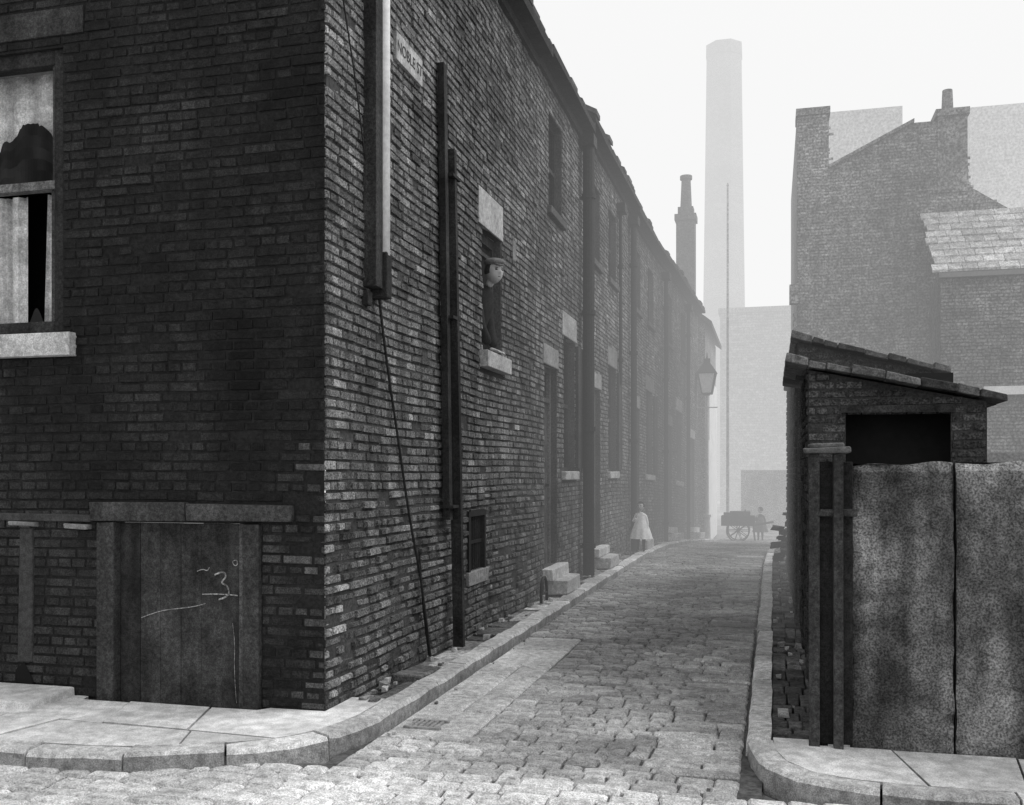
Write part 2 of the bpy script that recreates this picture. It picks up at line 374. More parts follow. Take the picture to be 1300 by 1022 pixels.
# ------------------------------------------------------------ terrace houses
def house(y0,y1,ez,doors,wins,ups):
    par=empty('terraced_house',warp((-5,(y0+y1)/2,0)))
    ops=[(a,b,.42,2.95) for a,b in doors]+[(a,b,1.62,3.45) for a,b in wins]+[(a,b,4.95,6.15) for a,b in ups]
    dr=[(a-.06,b+.06,2.95,3.2) for a,b in doors]+[(a-.08,b+.08,3.45,3.78) for a,b in wins]+[(a-.08,b+.08,1.5,1.62) for a,b in wins]+[(a-.08,b+.08,4.85,4.95) for a,b in ups]
    mb=MB()
    backing(mb,frS,y0,y1,-.4,ez,ops,-.004,1,rev=.14,du=.9)
    bricks(mb,frS,y0,y1,-.05,ez,ops+dr,0,tintS,rough=.012,sag=.03)
    mb.build('lane_wall',[m_brickS,m_mort],par,wf=warp)
    mb=MB()
    for i,(a,b,c,d) in enumerate(dr):
        sill=(c in (1.5,4.85))
        tt=.16 if c==4.85 else (.75 if sill else R.uniform(.3,.6))
        fb(mb,frS,a,b,c,d,-.12,.06 if sill else .014,0,tt,.003)
    for a,b in doors:
        fb(mb,frS,a-.1,b+.1,.28,.42,-.14,.14,0,1.0,.008)
        fb(mb,frS,a-.02,b+.08,.1,.28,-.0,.3,0,.8,.01)
    mb.build('stone_steps_sills_lintels',[m_stone],par,wf=warp,bevel=.012)
    mb=MB()
    for a,b in doors: door(mb,frS,a,b,.42,2.95)
    for a,b in wins: window(mb,frS,a,b,1.62,3.45)
    for a,b in ups: window(mb,frS,a,b,4.95,6.15)
    for a,b in wins:
        if R.random()<.8: fb(mb,frS,b+.02,b+.42,1.66,3.4,.012,.05,0,1.2)
    mb.build('doors_and_windows',WM,par,wf=warp)
    roof(y0,y1,ez,par)
    mb=MB(); ym=y1-.3
    mb.box(-6.6,-5.8,ym-.35,ym+.35,ez+1.6,ez+3.3,0,1.)
    mb.box(-6.66,-5.74,ym-.4,ym+.4,ez+3.3,ez+3.42,0,1.2)
    for k in (-.2,.2): mb.cyl((-6.2+k,ym,ez+3.42),(-6.2+k,ym,ez+3.9),.11,.09,10,0)
    mb.build('chimney_stack',[m_brickS],par,wf=warp)
    return par
house(11.4,14.3,6.6,[(11.85,12.6)],[(13.0,13.8)],[(12.1,12.9)])
house(14.3,19.1,6.78,[(15.15,15.95)],[(16.75,17.6)],[(15.2,15.9),(16.75,17.6)])
house(19.1,23.6,6.7,[(19.6,20.4),],[(21.3,22.2)],[(19.7,20.5),(21.5,22.3)])
hl=house(23.6,29.5,6.75,[(24.2,25.0),(28.0,28.8)],[(25.7,26.5)],[(24.3,25.0),(26.4,27.2)])
mb=MB(); mb.poly([(XW,29.5,-1),(-9.7,29.5,-1),(-9.7,29.5,6.7),(-6.2,29.5,9),(XW,29.5,6.7)]); mb.build('end_wall',[m_brickS],hl,wf=warp)
def pipe(y,r,z0,z1,off=.1):
    mb=MB(); x=XW+off
    mb.cyl((x,y,z0),(x,y,z1),r,r,14)
    z=z0+.4
    while z<z1:
        mb.cyl((x,y,z),(x,y,z+.07),r+.018,r+.018,14)
        mb.box(XW,x,y-.02,y+.02,z,z+.04); z+=1.7
    mb.box(x-.14,x+.1,y-.14,y+.14,z1,z1+.16)
    mb.build('drainpipe',[m_iron],None,wf=warp)
pipe(14.2,.085,.1,6.35,.13); pipe(19.05,.06,.1,6.4,.1); pipe(23.5,.05,.1,6.3,.1); pipe(27.1,.05,.1,6.3,.1)
pipe(17.75,.03,3.2,6.3,.06)

tr=empty('boxed_downpipe',(XW+.1,6.4,3))
mb=MB()
mb.box(XW,XW+.10,6.28,6.40,2.88,7,0,1.3)
mb.build('trunking',[m_wood],tr,bevel=.004)
mb=MB(); mb.cyl((XW+.10,6.44,3.12),(XW+.10,6.44,7),.036,.036,14,0,1.)
mb.build('lead_pipe',[M('highlight_lead',.9,n1=(3,.1),n2=(30,.1),bump=(30,.001))],tr,smooth=True)  # near-white colour paints the bright highlight down the pipe
mb=MB(); mb.box(XW,XW+.13,6.40,6.50,2.82,3.14,0,1.3); mb.box(XW,XW+.05,6.26,6.34,2.75,2.85)
mb.build('pipe_shoe',[m_wood],tr,bevel=.01)
curve('wall_cable',[(XW+.02,5.8,4.95),(XW+.03,5.95,4.55),(XW+.03,6.1,4.2),(XW+.03,6.2,3.9),(XW+.02,6.28,3.75)],.006,m_iron)
curve('wall_cable',[(XW+.05,6.45,2.85),(XW+.03,6.6,2.5),(XW+.03,6.85,1.9),(XW+.04,7.1,1.2),(XW+.05,7.35,.7),(XW+.06,7.5,.12)],.010,m_iron,bez=True)
curve('wall_cable',[(XW+.02,7.35,.95),(XW+.03,7.42,.5),(XW+.05,7.5,.12)],.008,m_iron)
sg=empty('street_name_sign',(XW,7.1,4.78))
mb=MB(); mb.box(XW,XW+.03,6.84,7.4,4.67,4.88,0,.85); mb.build('plate',[m_sign],sg,bevel=.003)
fc=bpy.data.curves.new('lettering','FONT'); fc.body='NOBLE ST'; fc.size=.12; fc.extrude=.002; fc.align_x='CENTER'; fc.align_y='CENTER'
fc.materials.append(M('faded_letter_paint',.06,tint=False,n1=(20,.4),n2=(60,.4)))
fo=bpy.data.objects.new('lettering',fc); sc.collection.objects.link(fo); fo.rotation_euler=(math.pi/2,0,math.pi/2); fo.location=(XW+.031,7.12,4.775); setpar(fo,sg)
mb=MB()
def lean(p0,p1,w,d):
    (x0,y0,z0),(x1,y1,z1)=p0,p1
    n=8
    for i in range(n):
        a=i/n;b=(i+1)/n
        f=lambda t:(x0+(x1-x0)*t,y0+(y1-y0)*t,z0+(z1-z0)*t)
        A=f(a);B=f(b)
        mb.hexa([(A[0]-d,A[1]-w,A[2]),(A[0]+d,A[1]-w,A[2]),(A[0]+d,A[1]+w,A[2]),(A[0]-d,A[1]+w,A[2]),
                 (B[0]-d,B[1]-w,B[2]),(B[0]+d,B[1]-w,B[2]),(B[0]+d,B[1]+w,B[2]),(B[0]-d,B[1]+w,B[2])],0,R.uniform(.8,1.2))
lean((-2.61,8.1,.1),(-2.65,7.98,4.35),.028,.045)
lean((-2.66,7.95,1.2),(-2.67,7.82,5.02),.04,.028)
for z in (1.3,2.9,4.1): mb.box(XW,-2.59,7.88,8.08,z,z+.025,0,1.)
mb.build('timber_post',[m_wood],None)
pts=[(-2.56,11.0,.1)]+[(-2.56,11.15+.14*math.cos(a),.24+.15*math.sin(a)) for a in [math.pi-.2*k*math.pi for k in range(6)]]+[(-2.56,11.3,.1)]
bs=empty('boot_scraper',(-2.56,11.15,.1))
curve('hoop',pts,.018,m_iron,bs); curve('blade',[(-2.56,11.01,.2),(-2.56,11.29,.2)],.014,m_iron,bs)

# ------------------------------------------------------------ ground, lane, kerbs, pavements
mb=MB()
xs=[-400,-120,-40,-12,-6,-2,0,2,6,12,40,120,400]; ys=[-60,-10,0,10,16,18,20,22,25,27,29.5,34,50,90,200,500]
for a,b in zip(xs,xs[1:]):
    for c,d in zip(ys,ys[1:]): mb.poly([(a,c,-.06),(b,c,-.06),(b,d,-.06),(a,d,-.06)])
mb.build('ground',[m_ground],None,wf=warpz)
mb=MB()
ys2=[1,5,9,13,16,18,20,22,25,27,29.5,34,40]
for c,d in zip(ys2,ys2[1:]):
    a,b=(-12,10) if d<=5 else (-2.4,-.05)
    mb.poly([(a,c,-.014),(b,c,-.014),(b,d,-.014),(a,d,-.014)],0)
def sett(x0,x1,y0,y1,t,h=.011,inset=.014,big=False):
    g=R.uniform(.002,.007); x0+=g;x1-=g;y0+=g;y1-=g
    if x1-x0<.05 or y1-y0<.05: return
    inset=min(inset,(x1-x0)*.25,(y1-y0)*.25)
    dz=R.uniform(-.006,.005)*(.4 if big else 1)+(.003 if big else .014*noise.noise(Vector((x0*1.1,y0*.9,0))))
    n=len(mb.v)
    rng=lambda:R.uniform(-.006,.006)
    b=[(x0,y0),((x0+x1)/2,y0-.3*g),(x1,y0),(x1,y1),((x0+x1)/2,y1+.3*g),(x0,y1)]
    b=[(x+rng(),y+rng()) for x,y in b]
    cx=(x0+x1)/2;cy=(y0+y1)/2
    for x,y in b: mb.v.append((x,y,-.03))
    for x,y in b: mb.v.append((x,y,dz-.004))
    for x,y in b:
        sx=0 if abs(x-cx)<.02 else (1 if x<cx else -1)
        mb.v.append((x+inset*sx,y+inset*(1 if y<cy else -1),dz+h+R.uniform(-.004,.004)+(.003 if sx==0 else 0)))
    for k in (0,6):
        for i in range(6):
            j=(i+1)%6; mb.f.append((n+k+i,n+k+j,n+k+6+j,n+k+6+i)); mb.m.append(1); mb.t.append(t)
    mb.f.append((n+12,n+13,n+16,n+17)); mb.m.append(1); mb.t.append(t)
    mb.f.append((n+13,n+14,n+15,n+16)); mb.m.append(1); mb.t.append(t)
def lt(y,x=-1): return max(.68,1.08-.08*(y-5))*(1-.22*math.exp(-((x+1.3)/.45)**2))  # sett tint: light falling off up the lane painted in, middle darker too
y=4.9
while y<40:
    rh=R.uniform(.09,.15)
    x=-2.3
    ex=-.66+R.uniform(-.06,.06) if int(y/1.3)%3 else -.16
    while x<ex-.05:
        if x<-1.75 and 5.6<y<9.2: x=-1.75
        w=R.uniform(.11,.25)
        if x+w>ex-.07: w=ex-x
        yy=y+.03*math.sin(x*2.1+y)
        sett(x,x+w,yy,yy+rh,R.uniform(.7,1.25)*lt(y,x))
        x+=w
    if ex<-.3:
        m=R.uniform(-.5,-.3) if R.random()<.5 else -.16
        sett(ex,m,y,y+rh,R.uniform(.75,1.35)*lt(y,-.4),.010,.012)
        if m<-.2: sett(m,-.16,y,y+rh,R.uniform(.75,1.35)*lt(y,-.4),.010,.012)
    y+=rh
y=5.6
while y<9.2:
    l=R.uniform(.4,.75); l=min(l,9.25-y)
    if R.random()<.6: sett(-2.29,-1.75,y,y+l,R.uniform(1.,1.3),.008,.012,True)
    else:
        sett(-2.29,-2.0,y,y+l,R.uniform(1.,1.3),.008,.012,True)
        sett(-2.0,-1.75,y,y+l,R.uniform(1.,1.3),.008,.012,True)
    y+=l
y=1.2
while y<4.9:
    rh=R.uniform(.10,.16); x=-11
    while x<9:
        w=R.uniform(.14,.3); yy=y+.04*math.sin(x*.9+y*.4)+.02*math.sin(x*3)
        sett(x,x+w,yy,yy+rh,R.uniform(1.,1.45)); x+=w  # lighter tint paints the brighter light on the foreground street
    y+=rh
mb.build('cobbled_street',[m_dirt,m_sett],None,wf=warp)

def kerbs(name,path,side,h=.1,w=.15,t0=1.):
    mb=MB(); P=[Vector((a,b,0)) for a,b in path]
    D=[]
    for a,b in zip(P,P[1:]):
        n=max(1,int((b-a).length/.05))
        for i in range(n): D.append(a+(b-a)*i/n)
    D.append(P[-1])
    i=0
    while i<len(D)-1:
        curv=D[i].y<6 and abs(D[i].x)<4.2
        L=R.uniform(.5,.7) if curv else R.uniform(.6,1.05)
        k=min(len(D)-1,i+max(1,int(L/.05)))
        seg=list(range(i,k,4))+[k]
        t=R.uniform(.8,1.25)*t0; dz=R.uniform(-.010,.008); ox=R.uniform(-.008,.008)
        for q,(a,b) in enumerate(zip(seg,seg[1:])):
            A=D[a];B=D[b]
            ta=(D[min(a+3,len(D)-1)]-D[max(a-3,0)]).normalized(); tb=(D[min(b+3,len(D)-1)]-D[max(b-3,0)]).normalized()
            na=Vector((ta.y,-ta.x,0))*side; nb=Vector((tb.y,-tb.x,0))*side
            A2=A+ta*(.006 if q==0 else 0);B2=B-tb*(.006 if b==k else 0)
            c=.022; lo=-.05
            n=len(mb.v)
            for (p,nn) in ((A2,na),(B2,nb)):
                for (o,z) in ((0,lo),(.006,h-c),(c,h),(w,h+.002),(w,lo)):
                    r_=.004*math.sin(p.x*37+p.y*53+o*90)
                    v=p+nn*(o+ox+r_); mb.v.append((v.x,v.y,z+dz+(r_ if z>0 else 0)))
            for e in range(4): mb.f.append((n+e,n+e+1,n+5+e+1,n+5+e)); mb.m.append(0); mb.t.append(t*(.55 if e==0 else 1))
            if q==0: mb.f.append((n,n+1,n+2,n+3,n+4)); mb.m.append(0); mb.t.append(t)
            if b==k: mb.f.append((n+5,n+6,n+7,n+8,n+9)); mb.m.append(0); mb.t.append(t)
        i=k
    return mb.build(name,[m_kerb],None,wf=warp)
lp=[(-2.3,30),(-2.3,6.0),(-2.31,5.6),(-2.37,5.25),(-2.55,4.97),(-2.85,4.74),(-3.2,4.58),(-3.6,4.49),(-4.2,4.45),(-11,4.45)]
rp=[(-.14,30),(-.14,5.75),(-.12,5.5),(-.04,5.25),(.12,5.07),(.35,4.97),(.7,4.93),(9,4.93)]
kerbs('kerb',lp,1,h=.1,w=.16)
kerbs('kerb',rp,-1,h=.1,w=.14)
def pave(name,poly,cutsY,cutsX,mat,z=.098,jit=.005,wf=warp,tr=(.8,1.1)):
    bm=bmesh.new(); vs=[bm.verts.new((a,b,z)) for a,b in poly]; bm.faces.new(vs)
    for c in cutsY: bmesh.ops.bisect_plane(bm,geom=bm.verts[:]+bm.edges[:]+bm.faces[:],plane_co=(-4,c,0),plane_no=(R.uniform(-.05,.05),1,0))
    bnd=[-99]+sorted(cutsY)+[99]
    for i,(a,b) in enumerate(zip(bnd,bnd[1:])):
        for c in cutsX:
            off=R.uniform(-.3,.3)
            fs=[f for f in bm.faces if a<f.calc_center_median().y<b]
            ge=set(fs)
            for f in fs: ge|=set(f.edges)|set(f.verts)
            bmesh.ops.bisect_plane(bm,geom=list(ge),plane_co=(c+off,5,0),plane_no=(1,R.uniform(-.45,.45),0))
    bmesh.ops.split_edges(bm,edges=bm.edges[:])
    m2=MB()
    for f in bm.faces:
        t=R.uniform(*tr); c=f.calc_center_median(); dz=R.uniform(-jit,jit)
        vv=[v.co.copy() for v in f.verts]
        ins=[]
        for v in vv:
            d=c-v; L=max(d.length,.01); ins.append(v+d*min(.3,(.009/L)))
        top=[(p.x,p.y,p.z+dz+R.uniform(-jit/2,jit/2)) for p in ins]
        m2.poly(top,0,t)
        for i in range(len(vv)):
            j=(i+1)%len(vv)
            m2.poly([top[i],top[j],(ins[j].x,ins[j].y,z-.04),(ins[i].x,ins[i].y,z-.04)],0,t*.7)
    m2.poly([(a,b,z-.02) for a,b in poly],1,1.)
    bm.free()
    return m2.build(name,[mat,m_dirt],None,wf=wf)
lpi=[(-2.47,6.1),(-2.47,5.65),(-2.52,5.33),(-2.66,5.09),(-2.92,4.89),(-3.25,4.73),(-3.62,4.65),(-4.2,4.61),(-11,4.61),(-11,5.69),(-4.45,5.69),(-4.42,5.6),(-3.15,5.6),(-3.1,5.69),(-2.71,5.69),(-2.71,6.1)]
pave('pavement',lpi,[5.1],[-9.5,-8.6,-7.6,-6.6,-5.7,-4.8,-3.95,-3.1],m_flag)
mm=MB(); y=6.1
while y<30:
    l=R.uniform(.2,.7); dz=R.uniform(-.03,.02)
    t=R.choice([.45,.6,1.0,1.7,2.3])
    if R.random()<.35:
        xm=R.uniform(-2.64,-2.54)
        mm.box(-2.715,xm,y,y+l-.02,0,.09+dz-.015,0,t*.5,.012); mm.box(xm+.01,-2.47,y+R.uniform(0,.05),y+l-.02,0,.09+dz,0,t,.012)
    else: mm.box(-2.715,-2.46-R.uniform(0,.04),y,y+l-.02,0,.09+dz,0,t,.012)
    y+=l
mm.build('pavement',[m_flagd],None,wf=warp,bevel=.012)
rpi=[(.0,5.8),(.01,5.55),(.07,5.33),(.2,5.17),(.4,5.1),(.72,5.07),(9,5.07),(9,5.69),(.25,5.69),(.25,5.8)]
pave('pavement',rpi,[],[.5,1.35,2.3,3.2,4.2,5.3],m_flag)
mm=MB(); y=5.8
while y<30:
    l=R.uniform(.12,.35)
    x=.0
    while x<.24:
        w=R.uniform(.08,.14); mm.box(x+.002,min(x+w,.3)-.006,y,y+l-.01,0,.085+R.uniform(-.02,.01),0,R.uniform(.25,.7),.006); x+=w
    y+=l
mm.build('pavement',[m_flagd],None,wf=warp,bevel=.01)
mm=MB(); mm.box(-7.5,-4.55,5.25,5.68,.07,.15,0,1.05,.006); mm.build('stone_doorstep',[m_flag],None,bevel=.012)
mm=MB()
for i in range(6): mm.box(-2.2+i*.035,-2.2+i*.035+.018,5.78,5.93,-.01,.022,0,1.)
mm.box(-2.22,-1.98,5.75,5.78,-.01,.024);mm.box(-2.22,-1.98,5.93,5.96,-.01,.024)
mm.build('drain_grate',[M('worn_iron',.25,n1=(9,.2),n2=(50,.3),bump=(50,.002))],None)
mm=MB()
for k in range(170):
    y=R.uniform(6.0,28); x=R.choice([R.uniform(-2.7,-2.48),R.uniform(-2.7,-2.6),R.uniform(.02,.24)]); s=R.uniform(.006,.028)
    c=(x,y,.09+s*.4)
    mm.box(c[0]-s,c[0]+s,c[1]-s,c[1]+s*1.4,c[2]-s,c[2]+s*.6,0,R.uniform(.2,1.),s*.35)
for k in range(60):
    y=R.uniform(5.5,20); x=R.choice([R.uniform(-2.28,-2.2),R.uniform(-.2,-.15),R.uniform(-2.2,-.2)]); s=R.uniform(.004,.012)
    mm.box(x-s,x+s,y-s,y+s*1.4,.01,.02+s,0,R.uniform(.3,1.),s*.35)
for k in range(60):
    y=16.5+abs(R.gauss(0,.5)); x=R.uniform(.05,.6); s=R.uniform(.04,.11); z=.1+R.random()*max(0,.9-(y-16.5)*.8)
    mm.box(x-s,x+s,y-s,y+s,z-s*.5,z+s*.5,0,R.uniform(.06,.2),s*.3)
mm.build('rubble',[m_kerb],None,wf=warp)

# ------------------------------------------------------------ right: flag wall, gate, sheds
def flagpanel(mb,x0,x1,y,z0,z1,seed,mat=0):
    nx=max(6,int((x1-x0)/.022)); nz=int((z1-z0)/.022)
    idx={}
    for k in range(nz+1):
        for i in range(nx+1):
            x=x0+(x1-x0)*i/nx; z=z0+(z1-z0)*k/nz
            p=Vector((x*3,seed,z*3)); d=.045*noise.noise(p)+.03*noise.noise(p*3.1)+.018*noise.noise(p*8)+.008*noise.noise(p*17)
            e=min(x-x0,x1-x,z1-z)
            if e<.04: d+=(.04-e)*.7
            if k==nz: z+=.03*noise.noise(Vector((x*4,seed,0)))
            xx=x+(.012*noise.noise(Vector((seed,z*5,i*1.))) if i in(0,nx) else 0)
            idx[(i,k)]=len(mb.v); mb.v.append((xx,y+d,z))
    for k in range(nz):
        for i in range(nx):
            mb.f.append((idx[i,k],idx[i+1,k],idx[i+1,k+1],idx[i,k+1])); mb.m.append(mat)
            zz=z0+(z1-z0)*k/nz; xx=x0+(x1-x0)*i/nx
            t=1.+.4*noise.noise(Vector((xx*2.4+seed,zz*2.,0)))+.35*noise.noise(Vector((xx*9+seed,zz*3.5,0)))
            mb.t.append(max(.45,t)*(1.4 if zz>z1-.05 else 1))
    mb.poly([(x0,y+.03,z1),(x1,y+.03,z1),(x1,y+.14,z1),(x0,y+.14,z1)],mat,2.)
    for xx in (x0,x1): mb.poly([(xx,y+.03,z0),(xx,y+.03,z1),(xx,y+.14,z1),(xx,y+.14,z0)],mat,.5)
    mb.poly([(x0,y+.14,z0),(x1,y+.14,z0),(x1,y+.14,z1),(x0,y+.14,z1)],mat,.8)
mb=MB(); xs=[.42,.955,1.62,2.4,3.1,3.9,4.8,5.8]
for i,(a,b) in enumerate(zip(xs,xs[1:])):
    flagpanel(mb,a+.006,b-.008,5.72,.05,1.655+R.uniform(-.01,.01),i*3.7)
mb.build('flagstone_wall',[m_flagwall],None,recalc=False,smooth=True)
gp=empty('timber_gate',(.3,5.7,0))
mb=MB()
mb.box(.2,.25,5.66,5.74,.08,1.70,0,1.5,.006); mb.box(.325,.375,5.63,5.7,.08,1.7,0,1.4,.006)
mb.box(.25,.33,5.7,5.73,.1,1.66,0,.7); mb.box(.375,.43,5.71,5.75,.1,1.66,0,.8)
mb.box(.25,.45,5.66,5.7,1.36,1.40,0,1.6,.004)
mb.build('posts_and_boards',[m_wood],gp,bevel=.006)
mb=MB(); mb.box(.17,.41,5.6,5.84,1.7,1.735,0,.2,.008);mb.box(.2,.38,5.63,5.8,1.735,1.765,0,.2,.008)
mb.build('cap_stone',[m_stone],gp,bevel=.01)
frR=lambda u,v,w:(.29-w-.012*(u-5.8),u,v)
def tintR(u,v): return R.uniform(.25,.8)
mb=MB()
backing(mb,frR,5.76,7.95,-.1,1.6,[],-.004,1); bricks(mb,frR,5.76,7.95,0,1.6,[],0,tintR,rough=.02)
mb.poly([(.28,5.76,1.6),(.5,5.76,1.6),(.5,8,1.6),(.28,8,1.6)],1)
mb.build('yard_wall',[m_shed,m_shmort],None)
def shed(x0,x1,y0,y1,zl,zr,op,ovl,ovr):
    p=empty('outhouse_shed',((x0+x1)/2,(y0+y1)/2,0))
    mb=MB(); fr=lambda u,v,w:(u,y0-w,v)
    ops=[op] if op else []
    zz=lambda x: zl+(zr-zl)*(x-x0)/(x1-x0)
    bricks(mb,fr,x0,x1,0,zl,ops,0,lambda u,v:R.uniform(.6,1.2),zclip=lambda x,z:z<zz(x)-.02,rough=.012,sag=.03)
    us=sorted({x0,x1}|({op[0],op[1]} if op else set()))
    for a,b in zip(us,us[1:]):
        if op and a>=op[0]-.001 and b<=op[1]+.001:
            mb.poly([fr(a,0,-.002),fr(b,0,-.002),fr(b,op[2],-.002),fr(a,op[2],-.002)],1)
            mb.poly([fr(a,op[3],-.002),fr(b,op[3],-.002),fr(b,zz(b),-.002),fr(a,zz(a),-.002)],1)
        else: mb.poly([fr(a,0,-.002),fr(b,0,-.002),fr(b,zz(b),-.002),fr(a,zz(a),-.002)],1)
    f2=lambda u,v,w:(x0-w,u,v)
    backing(mb,f2,y0,y1,-.1,zl,[],-.004,1); bricks(mb,f2,y0,y1,0,zl,[],0,lambda u,v:R.uniform(.2,.65),rough=.02)
    mb.poly([(x1,y0,0),(x1,y1,0),(x1,y1,zr),(x1,y0,zr)],0,.8)
    mb.poly([(x0,y1,0),(x1,y1,0),(x1,y1,zr),(x0,y1,zl)],0,.8)
    mb.build('walls',[m_shed,m_shmort],p)
    if op:
        mb=MB(); mb.poly([(op[0]-.1,y0+.5,0),(op[1]+.1,y0+.5,0),(op[1]+.1,y0+.5,zl),(op[0]-.1,y0+.5,zl)],0,2.5)
        mb.poly([(op[0]-.1,y0+.01,op[3]+.05),(op[1]+.1,y0+.01,op[3]+.05),(op[1]+.1,y0+.5,op[3]+.05),(op[0]-.1,y0+.5,op[3]+.05)],0)
        mb.build('dark_inside',[m_dark],p,recalc=False)
        mb=MB(); mb.box(op[0]-.03,op[1]+.03,y0-.03,y0+.03,op[3],op[3]+.05,0,1.5,.006); mb.build('timber_lintel',[m_wood],p)
    mb=MB(); s=(zr-zl)/(x1-x0)
    yy=y0-.12
    while yy<y1:
        l=R.uniform(.35,.6); y2=min(yy+l,y1+.05)
        x=x0-ovl
        while x<x1+ovr-.02:
            w=R.uniform(.10,.3); xb=min(x+w,x1+ovr)
            e=R.uniform(-.07,.05) if yy<y0 else 0; k=R.uniform(0,.03)
            za=zl+s*(x-x0)+.01+R.uniform(0,.012);zb=zl+s*(xb-x0)+.01+R.uniform(0,.012)
            mb.hexa([(x,yy+e,za),(xb,yy+e,zb),(xb,y2,zb+.0),(x,y2,za),(x+.01,yy+e+.01,za+.05+k),(xb,yy+e+.015,zb+.045+k),(xb,y2,zb+.045),(x,y2,za+.05)],0,R.uniform(.5,2.4)); x=xb
        yy=y2
    mb.build('stone_slate_roof',[m_slate],p,bevel=.008)
shed(.27,1.55,8.0,10.0,2.40,2.13,(.55,1.30,1.0,2.06),.17,.12)
shed(.24,1.55,10.05,16.4,2.88,2.53,None,.06,.06)

# ------------------------------------------------------------ right big gable house
gh=empty('gable_house',(3,24,0))
mb=MB(); Y=22.
prof=[(.52,-1),(.52,9.3),(1.17,9.36),(1.17,8.07),(2.86,8.9),(3.3,8.9),(3.89,8.2),(3.92,7.5),(4.8,6.9),(6.5,5.8),(6.5,-1)]
mb.poly([(x,Y,z) for x,z in prof],0,.8)
mb.poly([(x,Y+7,z) for x,z in prof],0,1.)
for (a,b) in zip(prof,prof[1:]): mb.poly([(a[0],Y,a[1]),(b[0],Y,b[1]),(b[0],Y+7,b[1]),(a[0],Y+7,a[1])],1 if a[1]>4 and b[0]-a[0]>.5 else 0,1.)
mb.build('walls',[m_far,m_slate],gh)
frG=lambda u,v,w:(u,Y-w,v)
mb=MB()
def gz(x):
    for (a,b) in zip(prof[1:],prof[2:]):
        if a[0]<=x<=b[0] and b[0]>a[0]: return a[1]+(b[1]-a[1])*(x-a[0])/(b[0]-a[0])
    return 6
bricks(mb,frG,.52,6.5,0,9.36,[],0,lambda u,v:R.uniform(.75,1.25)*(1+.3*noise.noise(Vector((u*.6,v*.6,0)))),zclip=lambda x,z:z<gz(x)-.03,rough=.012)
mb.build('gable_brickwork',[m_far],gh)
mb=MB()
mb.box(3.32,3.89,Y-.03,Y+.6,7.4,9.1,0,.85); mb.box(3.28,3.93,Y-.07,Y+.64,8.98,9.12,0,.9)
mb.cyl((3.55,Y+.25,9.12),(3.55,Y+.25,9.6),.12,.1,12,0,.8)
mb.box(.5,1.2,Y-.04,Y+.7,9.25,9.4,0,.8)
mb.build('chimney_stacks',[m_far],gh)
mb=MB()
mb.cyl((.48,Y-.1,-.5),(.48,Y-.1,5.0),.05,.05,10); mb.box(.36,.54,Y-.25,Y-.01,5.2,5.6)
mb.build('drainpipe',[m_far],gh)
mb=MB()
for i in range(7):
    a=1.17+i*.243;b=a+.235; za=8.07+(a-1.17)*.491; zb=8.07+(b-1.17)*.491
    mb.hexa([(a,Y-.08,za),(b,Y-.08,zb),(b,Y+.2,zb),(a,Y+.2,za),(a,Y-.08,za+.07),(b,Y-.08,zb+.07),(b,Y+.2,zb+.07),(a,Y+.2,za+.07)],0,.9)
mb.build('coping',[m_far],gh)
wg=empty('slate_roofed_cottage',(5,21,0))
YW=20.5
mb=MB()
mb.box(3.15,9.5,YW+.02,21.9,-.5,5.45,0,.6)
bricks(mb,lambda u,v,w:(u,YW+.01-w,v),3.15,9.5,0,5.4,[],0,lambda u,v:R.uniform(.6,.95)*(1+.3*noise.noise(Vector((u*.6,v*.6,4)))),rough=.012)
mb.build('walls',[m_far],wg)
mb=MB()
for i in range(9):
    a=i/9;b=(i+1)/9
    x=3.05+R.uniform(-.1,0)
    while x<9.6:
        w=R.uniform(.22,.4)
        ya=YW-.12+a*1.5;yb=YW-.12+b*1.5;za=5.45+a*1.5;zb=5.45+b*1.5
        mb.hexa([(x,ya,za),(x+w-.01,ya,za),(x+w-.01,yb,zb),(x,yb,zb),(x,ya,za+.05),(x+w-.01,ya,za+.05),(x+w-.01,yb,zb+.02),(x,yb,zb+.02)],0,R.uniform(.7,1.15)); x+=w
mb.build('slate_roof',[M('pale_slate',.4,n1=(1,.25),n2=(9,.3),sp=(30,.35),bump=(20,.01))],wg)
mb=MB(); mb.box(3.9,9.5,YW-.1,YW-.02,3.08,3.24,0,1.0); mb.box(3.1,9.55,YW-.16,YW-.06,5.34,5.43,0,.25); mb.build('string_course',[m_white],wg)
mb=MB(); mb.box(1.6,8,16.5,16.75,-.1,1.9,0,.6); mb.build('yard_wall',[m_far],None)

# ------------------------------------------------------------ far left low house, lamp, poles, mill
lh=empty('rendered_house',(-4,33,0))
mb=MB()
mb.box(-7,-1.95,30.2,36,-1,6.1,0,1.)
mb.build('walls',[m_far],lh)
mb=MB(); mb.box(-1.94,-1.9,30.6,31.5,-.6,2.6,0,.9);mb.box(-1.94,-1.9,31.5,36,-.6,4.6,0,1.); mb.build('whitewash_panel',[m_white],lh)
mb=MB(); mb.hexa([(-1.75,30.1,6.0),(-1.75,36.1,6.0),(-4.5,36.1,8.2),(-4.5,30.1,8.2),(-1.75,30.1,6.15),(-1.75,36.1,6.15),(-4.5,36.1,8.35),(-4.5,30.1,8.35)],0,.8)
mb.poly([(-7,30.1,6.1),(-7,36.1,6.1),(-4.5,36.1,8.3),(-4.5,30.1,8.3)],0)
mb.poly([(-7,30.2,6.1),(-1.95,30.2,6.1),(-4.5,30.2,8.2)],0)
mb.build('slate_roof',[m_slate],lh)
mb=MB()
mb.box(-3.05,-2.45,32.7,33.3,6.,10.1,0,.4); mb.box(-3.1,-2.4,32.65,33.35,9.9,10.1,0,.4); mb.box(-3.0,-2.5,32.75,33.25,10.1,10.35,0,.4)
